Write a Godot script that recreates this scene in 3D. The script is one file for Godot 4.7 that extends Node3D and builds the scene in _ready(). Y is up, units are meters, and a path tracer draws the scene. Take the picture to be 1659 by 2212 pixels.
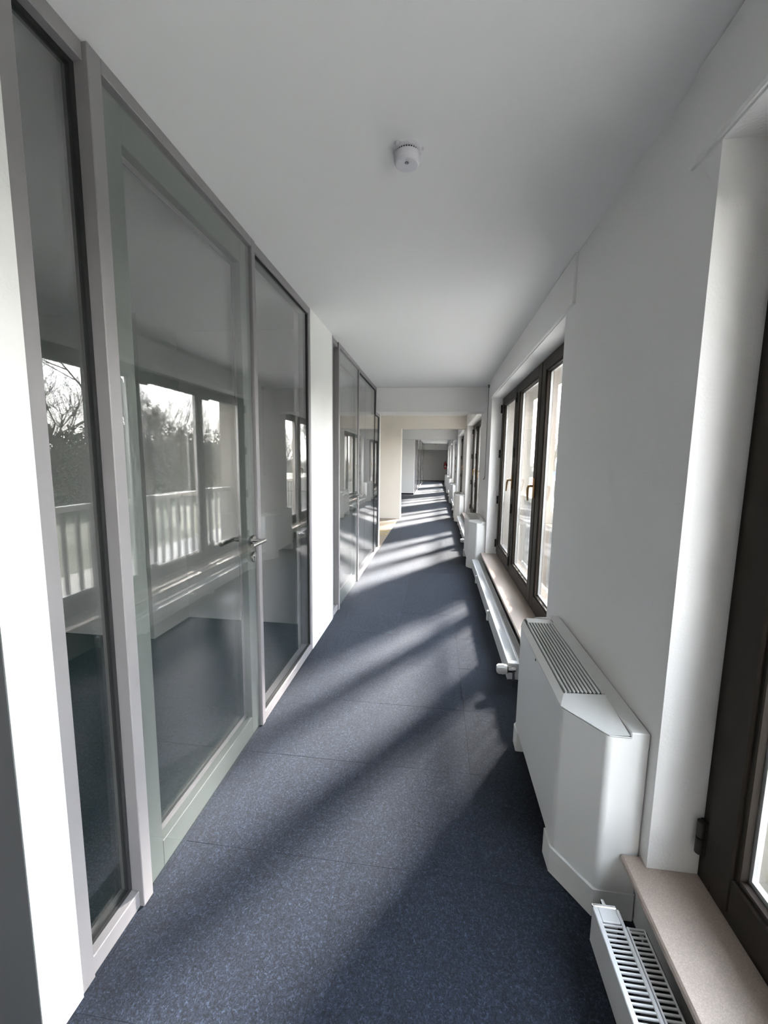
extends Node3D
# A long upper-floor office corridor: glass partitions on the left, deep-set casement windows on the right.

const LX := -0.912      # face of the left wall
const RX := 0.668       # face of the window wall
const CH := 2.5         # ceiling height
const PITCH := 4.345    # distance between windows
const WN := -2.478      # near jamb of the second window
const WL := 3.085       # window width
const SILL := 0.24
const HEAD := 2.25

var M := {}
var taken := {}
var rng := RandomNumberGenerator.new()

# ------------------------------------------------------------------ helpers
func numbered(parent: Node, called: String) -> String:
	var key := "%d/%s" % [parent.get_instance_id(), called]
	var n: int = taken.get(key, 0)
	taken[key] = n + 1
	return called if n == 0 else "%s_%03d" % [called, n]

func new_st() -> SurfaceTool:
	var st := SurfaceTool.new()
	st.begin(Mesh.PRIMITIVE_TRIANGLES)
	return st

func mesh_of(st: SurfaceTool, mat: Material) -> ArrayMesh:
	var m := st.commit()
	m.surface_set_material(0, mat)
	return m

func put(called: String, mesh: Mesh, parent: Node = self, at := Vector3.ZERO) -> MeshInstance3D:
	var o := MeshInstance3D.new()
	o.mesh = mesh
	o.name = numbered(parent, called)
	o.position = at
	o.cast_shadow = GeometryInstance3D.SHADOW_CASTING_SETTING_ON
	parent.add_child(o, true)
	return o

func obj(called: String, st: SurfaceTool, mat: Material, parent: Node = self, at := Vector3.ZERO) -> MeshInstance3D:
	return put(called, mesh_of(st, mat), parent, at)

func thing(called: String, at := Vector3.ZERO) -> Node3D:
	var o := Node3D.new()
	o.name = numbered(self, called)
	o.position = at
	add_child(o, true)
	return o

func tag(o: Node, label: String, category := "", group := "", kind := "") -> Node:
	if label: o.set_meta("label", label)
	if category: o.set_meta("category", category)
	if group: o.set_meta("group", group)
	if kind: o.set_meta("kind", kind)
	return o

func dup(src: Node3D, called: String, at: Vector3) -> Node3D:
	var c: Node3D = src.duplicate()
	c.name = numbered(self, called)
	c.position = at
	add_child(c, true)
	return c

func tri(st: SurfaceTool, a: Vector3, b: Vector3, c: Vector3, n := Vector3.ZERO, na := Vector3.ZERO, nb := Vector3.ZERO, nc := Vector3.ZERO) -> void:
	# n points outwards; Godot's front faces run clockwise
	var g := (b - a).cross(c - a)
	if n == Vector3.ZERO:
		n = -g.normalized()
	var p := [a, b, c]
	var q := [na if na != Vector3.ZERO else n, nb if nb != Vector3.ZERO else n, nc if nc != Vector3.ZERO else n]
	var order := [0, 2, 1] if g.dot(n) > 0.0 else [0, 1, 2]
	for k in order:
		st.set_normal(q[k])
		st.add_vertex(p[k])

func quad(st: SurfaceTool, a: Vector3, b: Vector3, c: Vector3, d: Vector3, n := Vector3.ZERO) -> void:
	if n == Vector3.ZERO:
		n = -(b - a).cross(d - a).normalized()
	tri(st, a, b, c, n)
	tri(st, a, c, d, n)

# a box between two corners, its edges chamfered by c
func box(st: SurfaceTool, p: Vector3, q: Vector3, c := 0.0) -> void:
	var lo := Vector3(minf(p.x, q.x), minf(p.y, q.y), minf(p.z, q.z))
	var hi := Vector3(maxf(p.x, q.x), maxf(p.y, q.y), maxf(p.z, q.z))
	var mid := (lo + hi) * 0.5
	var h := (hi - lo) * 0.5
	c = minf(c, minf(h.x, minf(h.y, h.z)) * 0.9)
	for ax in 3:
		var u := (ax + 1) % 3
		var v := (ax + 2) % 3
		for s in [-1.0, 1.0]:
			var n := Vector3.ZERO
			n[ax] = s
			var cs: Array[Vector3] = []
			for k in [[-1, -1], [1, -1], [1, 1], [-1, 1]]:
				var w := Vector3.ZERO
				w[ax] = s * h[ax]
				w[u] = k[0] * (h[u] - c)
				w[v] = k[1] * (h[v] - c)
				cs.append(mid + w)
			quad(st, cs[0], cs[1], cs[2], cs[3], n)
		if c > 0.0:
			for s in [-1.0, 1.0]:
				for t in [-1.0, 1.0]:
					var n := Vector3.ZERO
					n[u] = s
					n[v] = t
					var a := Vector3.ZERO
					a[u] = s * h[u]; a[v] = t * (h[v] - c); a[ax] = -(h[ax] - c)
					var b := a
					b[ax] = h[ax] - c
					var d := Vector3.ZERO
					d[u] = s * (h[u] - c); d[v] = t * h[v]; d[ax] = -(h[ax] - c)
					var e := d
					e[ax] = h[ax] - c
					quad(st, mid + a, mid + b, mid + e, mid + d, n.normalized())
	if c > 0.0:
		for s in [-1.0, 1.0]:
			for t in [-1.0, 1.0]:
				for r in [-1.0, 1.0]:
					var sg := Vector3(s, t, r)
					tri(st, mid + sg * Vector3(h.x, h.y - c, h.z - c), mid + sg * Vector3(h.x - c, h.y, h.z - c), mid + sg * Vector3(h.x - c, h.y - c, h.z), sg.normalized())

func box_mesh(size: Vector3, c: float, mat: Material) -> ArrayMesh:
	var st := new_st()
	box(st, -size * 0.5, size * 0.5, c)
	return mesh_of(st, mat)

func xz(v: Variant) -> Vector2:
	return Vector2(v.x, v.y)

# rounds the corners of a polygon (a third coordinate is the radius of that corner); returns [points, normals], the normals of a counter-clockwise outline (x, z)
func rounded(poly: Array, r: float, steps := 5) -> Array:
	var pts: Array[Vector2] = []
	var nrm: Array[Vector2] = []
	var area := 0.0
	for i in poly.size():
		area += xz(poly[i]).cross(xz(poly[(i + 1) % poly.size()]))
	var side := 1.0 if area > 0.0 else -1.0
	for i in poly.size():
		var p := xz(poly[i])
		var a := xz(poly[(i - 1 + poly.size()) % poly.size()])
		var b := xz(poly[(i + 1) % poly.size()])
		var rad: float = (poly[i] as Vector3).z if poly[i] is Vector3 else r
		var da := (a - p).normalized()
		var db := (b - p).normalized()
		var n0 := Vector2(-da.y, da.x) * side      # outward normal of edge a-p
		var n1 := Vector2(db.y, -db.x) * side
		var ang := acos(clampf(da.dot(db), -1.0, 1.0))
		var t := rad / tan(ang * 0.5)
		if rad <= 0.0:
			pts.append(p); nrm.append(n0)
			pts.append(p); nrm.append(n1)
			continue
		var centre := p + (da + db).normalized() * (rad / sin(ang * 0.5))
		var s0 := (p + da * t - centre).normalized()
		var s1 := (p + db * t - centre).normalized()
		for k in steps + 1:
			var d := s0.slerp(s1, float(k) / steps)
			pts.append(centre + d * rad)
			nrm.append(d)
	return [pts, nrm]

# upright prism of an (x, z) outline
func prism(st: SurfaceTool, poly: Array, y0: float, y1: float, r := 0.0, top := true, bottom := true, inset := 0.0) -> void:
	var rn := rounded(poly, r)
	var pts: Array = rn[0]
	var nrm: Array = rn[1]
	var n := pts.size()
	var flat := PackedVector2Array()
	for i in n:
		var p: Vector2 = pts[i] - nrm[i] * inset
		var q: Vector2 = pts[(i + 1) % n] - nrm[(i + 1) % n] * inset
		flat.append(p)
		if p.distance_squared_to(q) < 1e-12: continue
		var n0: Vector2 = nrm[i]
		var n1: Vector2 = nrm[(i + 1) % n]
		var a := Vector3(n0.x, 0, n0.y)
		var b := Vector3(n1.x, 0, n1.y)
		var g := (a + b).normalized()
		tri(st, Vector3(p.x, y0, p.y), Vector3(q.x, y0, q.y), Vector3(q.x, y1, q.y), g, a, b, b)
		tri(st, Vector3(p.x, y0, p.y), Vector3(q.x, y1, q.y), Vector3(p.x, y1, p.y), g, a, b, a)
	var ids := Geometry2D.triangulate_polygon(flat)
	for k in range(0, ids.size(), 3):
		for face in [[top, y1, Vector3.UP], [bottom, y0, Vector3.DOWN]]:
			if face[0]:
				var y: float = face[1]
				tri(st, Vector3(flat[ids[k]].x, y, flat[ids[k]].y), Vector3(flat[ids[k + 1]].x, y, flat[ids[k + 1]].y), Vector3(flat[ids[k + 2]].x, y, flat[ids[k + 2]].y), face[2])

func tube(st: SurfaceTool, pts: Array, radii: Array, sides := 8, caps := true) -> void:
	var rings: Array = []
	var x := Vector3.ZERO
	for i in pts.size():
		var d: Vector3
		if i == 0: d = pts[1] - pts[0]
		elif i == pts.size() - 1: d = pts[i] - pts[i - 1]
		else: d = (pts[i + 1] - pts[i - 1])
		d = d.normalized()
		if x == Vector3.ZERO:
			x = d.cross(Vector3.UP if absf(d.y) < 0.9 else Vector3.RIGHT).normalized()
		else:
			x = (x - d * x.dot(d)).normalized()
		var y := d.cross(x)
		var ring: Array = []
		for k in sides:
			var a := TAU * k / sides
			ring.append(x * cos(a) + y * sin(a))
		rings.append(ring)
	for i in pts.size() - 1:
		for k in sides:
			var l := (k + 1) % sides
			var na: Vector3 = rings[i][k]
			var nb: Vector3 = rings[i][l]
			var nc: Vector3 = rings[i + 1][l]
			var nd: Vector3 = rings[i + 1][k]
			var a: Vector3 = pts[i] + na * radii[i]
			var b: Vector3 = pts[i] + nb * radii[i]
			var c: Vector3 = pts[i + 1] + nc * radii[i + 1]
			var d: Vector3 = pts[i + 1] + nd * radii[i + 1]
			var g := (na + nb).normalized()
			tri(st, a, b, c, g, na, nb, nc)
			tri(st, a, c, d, g, na, nc, nd)
	if caps:
		for e in [0, pts.size() - 1]:
			var out: Vector3 = (pts[0] - pts[1]).normalized() if e == 0 else (pts[e] - pts[e - 1]).normalized()
			for k in range(1, sides - 1):
				tri(st, pts[e] + rings[e][0] * radii[e], pts[e] + rings[e][k] * radii[e], pts[e] + rings[e][k + 1] * radii[e], out)

# a lathed profile of (radius, height) points about a vertical axis
func lathe(st: SurfaceTool, prof: Array, sides := 32, smooth := false) -> void:
	for i in prof.size() - 1:
		var p: Vector2 = prof[i]
		var q: Vector2 = prof[i + 1]
		var e := q - p
		if e.length() < 1e-9: continue
		var nn := Vector2(e.y, -e.x).normalized()
		for k in sides:
			var a := TAU * k / sides
			var b := TAU * (k + 1) / sides
			var ra := Vector3(cos(a), 0, sin(a))
			var rb := Vector3(cos(b), 0, sin(b))
			var na := (ra * nn.x + Vector3.UP * nn.y)
			var nb := (rb * nn.x + Vector3.UP * nn.y)
			var g := (na + nb).normalized()
			var A := ra * p.x + Vector3.UP * p.y
			var B := rb * p.x + Vector3.UP * p.y
			var C := rb * q.x + Vector3.UP * q.y
			var D := ra * q.x + Vector3.UP * q.y
			if p.x > 1e-6: tri(st, A, B, C, g, na, nb, nb)
			if q.x > 1e-6: tri(st, A, C, D, g, na, nb, na)

# rectangular frame in the z-y plane, bars of widths [left(z0), right(z1), bottom, top], depth x0..x1
func frame_zy(st: SurfaceTool, x0: float, x1: float, z0: float, z1: float, y0: float, y1: float, w: Array, c := 0.002) -> void:
	box(st, Vector3(x0, y0, z0), Vector3(x1, y1, z0 + w[0]), c)
	box(st, Vector3(x0, y0, z1 - w[1]), Vector3(x1, y1, z1), c)
	box(st, Vector3(x0, y0, z0 + w[0]), Vector3(x1, y0 + w[2], z1 - w[1]), c)
	box(st, Vector3(x0, y1 - w[3], z0 + w[0]), Vector3(x1, y1, z1 - w[1]), c)

# ------------------------------------------------------------------ materials
func lin(r: float, g: float, b: float) -> Color:
	return Color(r, g, b).linear_to_srgb()

func mat(called: String, color: Color, rough := 0.6, metal := 0.0) -> StandardMaterial3D:
	var m := StandardMaterial3D.new()
	m.resource_name = called
	m.albedo_color = color
	m.roughness = rough
	m.metallic = metal
	M[called] = m
	return m

func triplanar(m: StandardMaterial3D, tex: Texture2D, metres: float) -> void:
	m.albedo_texture = tex
	m.uv1_triplanar = true
	m.uv1_world_triplanar = true
	m.uv1_scale = Vector3.ONE / metres

func glass(called: String, tint: Color, alpha: float, spec := 0.5) -> StandardMaterial3D:
	var m := mat(called, Color(tint.r, tint.g, tint.b, alpha), 0.0)
	m.transparency = BaseMaterial3D.TRANSPARENCY_ALPHA
	m.metallic_specular = spec
	return m

func heather(size: int, dark: Color, light: Color, strokes: int, longest: int, spread: float, sd: int) -> ImageTexture:
	# short fibres of varied tone scattered over a speckled ground; wraps round
	var r := RandomNumberGenerator.new()
	r.seed = sd
	var v := PackedFloat32Array()
	v.resize(size * size)
	for i in v.size():
		v[i] = r.randf() * 0.35 + 0.2
	for s in strokes:
		var x := r.randf() * size
		var y := r.randf() * size
		var a := r.randf() * TAU
		var t := pow(r.randf(), spread)
		var n := r.randi_range(3, longest)
		for k in n:
			var px := posmod(int(x + cos(a) * k), size)
			var py := posmod(int(y + sin(a) * k), size)
			v[py * size + px] = lerpf(v[py * size + px], t, 0.75)
	var im := Image.create(size, size, false, Image.FORMAT_RGB8)
	for y in size:
		for x in size:
			im.set_pixel(x, y, dark.lerp(light, v[y * size + x]))
	return ImageTexture.create_from_image(im)

func fine_bump(sd: int, freq: float) -> NoiseTexture2D:
	var n := FastNoiseLite.new()
	n.seed = sd
	n.frequency = freq
	n.fractal_octaves = 3
	var t := NoiseTexture2D.new()
	t.width = 512
	t.height = 512
	t.seamless = true
	t.noise = n
	return t

func make_materials() -> void:
	var w := mat("white_wall_paint", lin(0.78, 0.775, 0.765), 0.75)
	w.heightmap_enabled = true
	w.heightmap_texture = fine_bump(3, 0.09)
	w.heightmap_scale = 0.05
	w.uv1_triplanar = true
	w.uv1_world_triplanar = true
	w.uv1_scale = Vector3.ONE * 2.0
	mat("white_ceiling_paint", lin(0.80, 0.80, 0.795), 0.85)
	mat("bounce_tinted_wall", lin(0.74, 0.70, 0.64), 0.8)  # white wall; warm bounce from tan floor and sun put into its colour
	for k in 3:
		var c := mat("blue_carpet_%d" % k, Color(1, 1, 1) * [1.0, 0.965, 1.03][k], 0.95)
		triplanar(c, M.get("carpet_tex") if M.has("carpet_tex") else heather(768, lin(0.0008, 0.0018, 0.005), lin(0.056, 0.087, 0.140), 110000, 5, 2.2, 11), 1.5)
		M["carpet_tex"] = c.albedo_texture
		c.rim_enabled = true
		c.rim = 0.08
		c.rim_tint = 0.5
	mat("carpet_joint", lin(0.006, 0.008, 0.014), 1.0)
	var tan_floor := mat("tan_linoleum", Color.WHITE, 0.45)
	triplanar(tan_floor, heather(256, lin(0.23, 0.185, 0.14), lin(0.36, 0.30, 0.24), 9000, 6, 1.0, 5), 0.6)
	mat("grey_frame", lin(0.235, 0.223, 0.231), 0.42, 0.0)
	mat("grey_panel", lin(0.085, 0.087, 0.09), 0.6)
	mat("dark_gap", lin(0.008, 0.008, 0.009), 0.8)
	mat("door_border", lin(0.16, 0.175, 0.165), 0.6)
	glass("partition_glass", Color(0.12, 0.21, 0.17), 0.07, 0.5)
	glass("window_glass", Color(0.8, 0.85, 0.82), 0.015, 0.5)
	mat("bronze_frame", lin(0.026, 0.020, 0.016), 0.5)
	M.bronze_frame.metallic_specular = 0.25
	mat("bronze_frame_skylit", lin(0.23, 0.17, 0.12), 0.5)  # same bronze, lightened in colour for sky light on the outer frame
	mat("glazing_spacer", lin(0.55, 0.55, 0.55), 0.35, 0.6)
	mat("brass", lin(0.36, 0.22, 0.09), 0.38, 0.75)
	mat("dark_hinge", lin(0.012, 0.010, 0.009), 0.5)
	var sl := mat("sill_stone", Color.WHITE, 0.38)
	triplanar(sl, heather(256, lin(0.36, 0.29, 0.245), lin(0.60, 0.51, 0.445), 14000, 4, 1.0, 21), 0.25)
	mat("convector_white", lin(0.78, 0.785, 0.775), 0.42)
	mat("convector_inside", lin(0.10, 0.10, 0.10), 0.8)
	mat("radiator_enamel", lin(0.66, 0.665, 0.67), 0.35)
	mat("steel", lin(0.55, 0.54, 0.52), 0.25, 1.0)
	mat("chrome", lin(0.62, 0.62, 0.62), 0.12, 1.0)
	mat("white_plastic", lin(0.68, 0.675, 0.66), 0.45)
	mat("detector_plastic", lin(0.66, 0.65, 0.69), 0.5)
	mat("black_plastic", lin(0.012, 0.012, 0.013), 0.5)
	mat("red_enamel", lin(0.36, 0.02, 0.025), 0.3)
	mat("paper_label", lin(0.6, 0.58, 0.55), 0.7)
	mat("yellow_tape", lin(0.72, 0.52, 0.05), 0.5)
	mat("grey_rod", lin(0.16, 0.155, 0.16), 0.4)
	var cs := mat("cream_stone", Color.WHITE, 0.8)
	triplanar(cs, heather(128, lin(0.11, 0.094, 0.073), lin(0.17, 0.15, 0.12), 2500, 4, 1.0, 8), 0.4)
	mat("railing_paint", lin(0.55, 0.54, 0.51), 0.45)
	mat("railing_bar_shaded", lin(0.12, 0.115, 0.11), 0.45)  # rail paint darkened to carry the shade on the bars
	mat("bark", lin(0.032, 0.027, 0.022), 0.95)
	mat("twig_bark", lin(0.035, 0.028, 0.023), 0.95)
	var lf := mat("shrub_leaf", lin(0.045, 0.052, 0.026), 0.8)
	lf.cull_mode = BaseMaterial3D.CULL_DISABLED
	lf.vertex_color_use_as_albedo = true
	lf.backlight_enabled = true
	lf.backlight = Color(0.16, 0.18, 0.10)
	var gr := mat("lawn", Color.WHITE, 0.95)
	triplanar(gr, heather(256, lin(0.018, 0.022, 0.010), lin(0.055, 0.062, 0.030), 14000, 7, 1.2, 31), 1.5)
	var pv := mat("pale_paving", Color.WHITE, 0.85)
	triplanar(pv, heather(256, lin(0.13, 0.122, 0.11), lin(0.20, 0.19, 0.172), 7000, 4, 1.0, 41), 1.2)
	mat("sign_red", lin(0.55, 0.02, 0.04), 0.4)
	mat("sign_blue", lin(0.03, 0.12, 0.45), 0.4)
	mat("sign_white", lin(0.75, 0.75, 0.75), 0.4)
	mat("galvanised", lin(0.5, 0.5, 0.5), 0.45, 0.4)

# ------------------------------------------------------------------ setting
func set_camera_and_light() -> void:
	var cam := Camera3D.new()
	cam.name = "camera"
	cam.fov = rad_to_deg(2.0 * atan(1106.0 / 900.7))
	cam.near = 0.02
	cam.far = 400.0
	cam.transform = Transform3D(Basis(Vector3.UP, 0.124656) * Basis(Vector3.RIGHT, -0.126293) * Basis(Vector3.BACK, 0.0137818), Vector3(0, 1.46414, 0))
	add_child(cam)
	cam.make_current()

	var env := Environment.new()
	env.background_mode = Environment.BG_SKY
	var sky := Sky.new()
	var sm := ProceduralSkyMaterial.new()
	sm.sky_top_color = Color(0.75, 0.795, 0.845)
	sm.sky_horizon_color = Color(0.985, 0.972, 0.942)
	sm.sky_curve = 0.22
	sm.sky_energy_multiplier = 3.5
	sm.ground_bottom_color = Color(0.35, 0.34, 0.31)
	sm.ground_horizon_color = Color(0.6, 0.6, 0.58)
	sm.ground_energy_multiplier = 1.5
	sm.sun_angle_max = 0.0
	sky.sky_material = sm
	env.sky = sky
	env.tonemap_mode = Environment.TONE_MAPPER_LINEAR
	env.tonemap_exposure = 1.92
	env.sdfgi_enabled = true
	env.ssao_enabled = true
	env.ssil_enabled = true
	var we := WorldEnvironment.new()
	we.name = "world_environment"
	we.environment = env
	add_child(we)

	var sun := DirectionalLight3D.new()
	sun.name = "sun"
	sun.light_color = Color(1.0, 0.975, 0.94)
	sun.light_energy = 15.0
	sun.light_angular_distance = 5.5
	sun.shadow_enabled = true
	var travel := Vector3(-1.0, -0.95, 1.5).normalized()
	sun.transform = Transform3D(Basis.looking_at(travel, Vector3.UP), Vector3(20, 20, -30))
	add_child(sun)

func wall(called: String, st: SurfaceTool, m: Material, label: String) -> MeshInstance3D:
	var o := obj(called, st, m)
	tag(o, label, "wall", "", "structure")
	return o

func window_spans() -> Array:
	var a: Array = []
	for k in range(-1, 6):
		var n := WN - PITCH * k
		a.append([n, n - WL])
	return a

func build_shell() -> void:
	var far := -30.3
	var near := 2.4
	# floor slab, joint bed and carpet tiles
	var st := new_st()
	box(st, Vector3(-4.6, -0.30, near + 0.1), Vector3(1.18, -0.008, far - 0.1))
	var fl := obj("floor", st, M.carpet_joint)
	tag(fl, "blue carpet tile floor running the whole length of the corridor", "floor", "", "structure")
	var xs := [LX, -0.803, -0.303, 0.197, RX]
	var t := 0
	for r in range(-4, 17):
		var z0 := -1.325 + 0.505 - 0.505 * (r + 1)
		var z1 := z0 - 0.505
		for k in 4:
			st = new_st()
			var y := -0.0002 * float(posmod(r * 7 + k * 5, 3))
			box(st, Vector3(xs[k] + 0.0003, -0.008, z0 - 0.0003), Vector3(xs[k + 1] - 0.0003, y, z1 + 0.0003), 0.0005)
			obj("carpet_tile", st, M["blue_carpet_%d" % posmod(r * 5 + k * 3 + t, 3)], fl)
			t += 1
	st = new_st()
	var zc := -1.325 + 0.505 - 0.505 * 18
	box(st, Vector3(LX, -0.008, zc - 0.0006), Vector3(RX, -0.0004, far))
	box(st, Vector3(-4.6, -0.008, near), Vector3(LX - 0.001, -0.0004, -6.62))
	box(st, Vector3(-4.6, -0.008, -10.45), Vector3(LX - 0.001, -0.0004, far))
	obj("distant_carpet", st, M.blue_carpet_0, fl)
	st = new_st()
	box(st, Vector3(-4.6, -0.008, -6.62), Vector3(LX - 0.001, -0.0002, -10.45))
	obj("tan_floor", st, M.tan_linoleum, fl)

	# ceiling
	st = new_st()
	box(st, Vector3(-4.6, CH, near + 0.1), Vector3(1.18, CH + 0.3, far - 0.1))
	tag(obj("ceiling", st, M.white_ceiling_paint), "smooth white painted ceiling above the corridor", "ceiling", "", "structure")

	# window wall: piers, breast below the sills, lintels above
	var spans := window_spans()
	st = new_st()
	var ext := new_st()
	var edge := near
	for s in spans:
		var z0: float = minf(s[0], near)
		if s[0] < edge:
			box(st, Vector3(RX, 0, edge), Vector3(0.885, CH, s[0]))
			box(ext, Vector3(0.885, -0.3, edge), Vector3(1.18, CH + 0.3, s[0]))
		box(st, Vector3(RX, 0, z0), Vector3(0.885, SILL - 0.02, s[1]))
		box(st, Vector3(RX, HEAD, z0), Vector3(0.885, CH, s[1]))
		box(ext, Vector3(0.885, -0.3, z0), Vector3(1.18, SILL - 0.03, s[1]))
		box(ext, Vector3(0.885, HEAD - 0.03, z0), Vector3(1.18, CH + 0.3, s[1]))
		edge = s[1]
	box(st, Vector3(RX, 0, edge), Vector3(0.885, CH, far))
	box(ext, Vector3(0.885, -0.3, edge), Vector3(1.18, CH + 0.3, far))
	wall("wall_right", st, M.white_wall_paint, "white painted window wall with deep reveals on the right of the corridor")
	wall("wall_outside", ext, M.cream_stone, "cream rendered outside face of the building seen through the windows")

	# blind boxes over the windows
	for k in spans.size():
		var s: Array = spans[k]
		st = new_st()
		box(st, Vector3(RX - 0.014, HEAD + 0.006, minf(s[0] + 0.155, near)), Vector3(RX + 0.02, CH, s[1] - 0.13), 0.006)
		var o := obj("trim_%d" % (k + 1), st, M.white_wall_paint)
		tag(o, "shallow white boxed lintel above the %s window" % ORD[k], "trim", "", "structure")

	# left wall, piece by piece
	st = new_st()
	box(st, Vector3(-4.5, 0, -0.741), Vector3(LX, CH, -0.852))
	wall("wall_near_left", st, M.white_wall_paint, "short white wall end beside the nearest glass partition, its end face behind a dark grey panel")
	st = new_st()
	box(st, Vector3(-1.03, 0, -2.975), Vector3(LX, CH, -3.59))
	box(st, Vector3(-4.5, 0, -3.43), Vector3(-1.03, CH, -3.53))
	box(st, Vector3(-4.5, 0, -2.95), Vector3(-2.22, CH, -3.43))
	wall("wall_left", st, M.white_wall_paint, "bright white wall strip between the two nearer glass partitions")
	st = new_st()
	box(st, Vector3(-4.5, 0, -6.60), Vector3(LX + 0.004, CH, -6.665), 0.002)
	wall("wall_lobby_near", st, M.white_wall_paint, "thin white wall end closing the second glass partition beside the lobby")
	st = new_st()
	box(st, Vector3(-4.5, 0, -10.22), Vector3(-0.885, CH, -10.55))
	box(st, Vector3(-0.885, 2.205, -10.22), Vector3(RX, CH, -10.55))
	wall("wall_lobby_far", st, M.bounce_tinted_wall, "white wall tinted with bounced warm light, with a wide opening beyond the tan lobby floor")
	st = new_st()
	box(st, Vector3(-4.5, 0, -17.5), Vector3(-0.945, CH, -17.62))
	wall("wall_second_lobby", st, M.white_wall_paint, "grey-white wall face in front of the farthest glass partition")
	st = new_st()
	box(st, Vector3(-4.7, 0, near + 0.1), Vector3(-4.5, CH, far - 0.1))
	wall("wall_back_left", st, M.white_wall_paint, "plain white back wall of the rooms behind the glass partitions")
	st = new_st()
	box(st, Vector3(-4.7, 0, far), Vector3(1.18, CH, far - 0.15))
	wall("wall_end", st, M.white_wall_paint, "plain grey-white wall closing the far end of the corridor")
	st = new_st()
	box(st, Vector3(-4.7, 0, near), Vector3(1.18, CH, near + 0.15))
	wall("wall_behind", st, M.white_wall_paint, "white wall behind the camera closing the near end of the corridor")
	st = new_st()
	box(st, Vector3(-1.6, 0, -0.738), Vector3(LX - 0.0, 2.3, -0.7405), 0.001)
	tag(obj("trim_8", st, M.grey_panel), "dark grey panel over the wall end at the left edge of the view", "trim", "", "structure")  # thin dark grey panel laid over the wall end to darken it
	# ceiling beams
	var beams := [[-6.22, -6.56, 2.155, "first"], [-14.75, -15.2, 2.16, "second"], [-28.75, -29.1, 2.13, "last"]]
	for b in beams:
		st = new_st()
		box(st, Vector3(LX if b[3] == "first" else -4.5, b[2], b[0]), Vector3(RX, CH, b[1]), 0.004)
		tag(obj("ceiling_beam", st, M.white_wall_paint), "white boxed beam crossing below the ceiling, %s from the camera" % b[3], "beam", "", "structure")
	# baseboard of the second lobby wall
	st = new_st()
	box(st, Vector3(-4.5, 0, -17.49), Vector3(-0.95, 0.06, -17.5))
	tag(obj("baseboard_second_lobby", st, M.black_plastic), "thin dark skirting at the foot of the second lobby wall", "baseboard", "", "structure")
	# marks on the lobby floor
	var tp := thing("floor_tape", Vector3(-1.4, 0, -8.2))
	for z in [0.17, -0.17]:
		st = new_st()
		box(st, Vector3(-0.9, 0, z - 0.035), Vector3(0.46, 0.0012, z + 0.035))
		obj("yellow_stripe", st, M.yellow_tape, tp)
		st = new_st()
		box(st, Vector3(-0.9, 0.0012, z - 0.014), Vector3(0.43, 0.0018, z + 0.014))
		obj("dark_stripe", st, M.black_plastic, tp)
	tag(tp, "yellow and black marking tape stuck across the tan lobby floor", "floor tape")

const ORD := ["nearest", "second", "third", "fourth", "fifth", "sixth", "farthest"]

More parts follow.
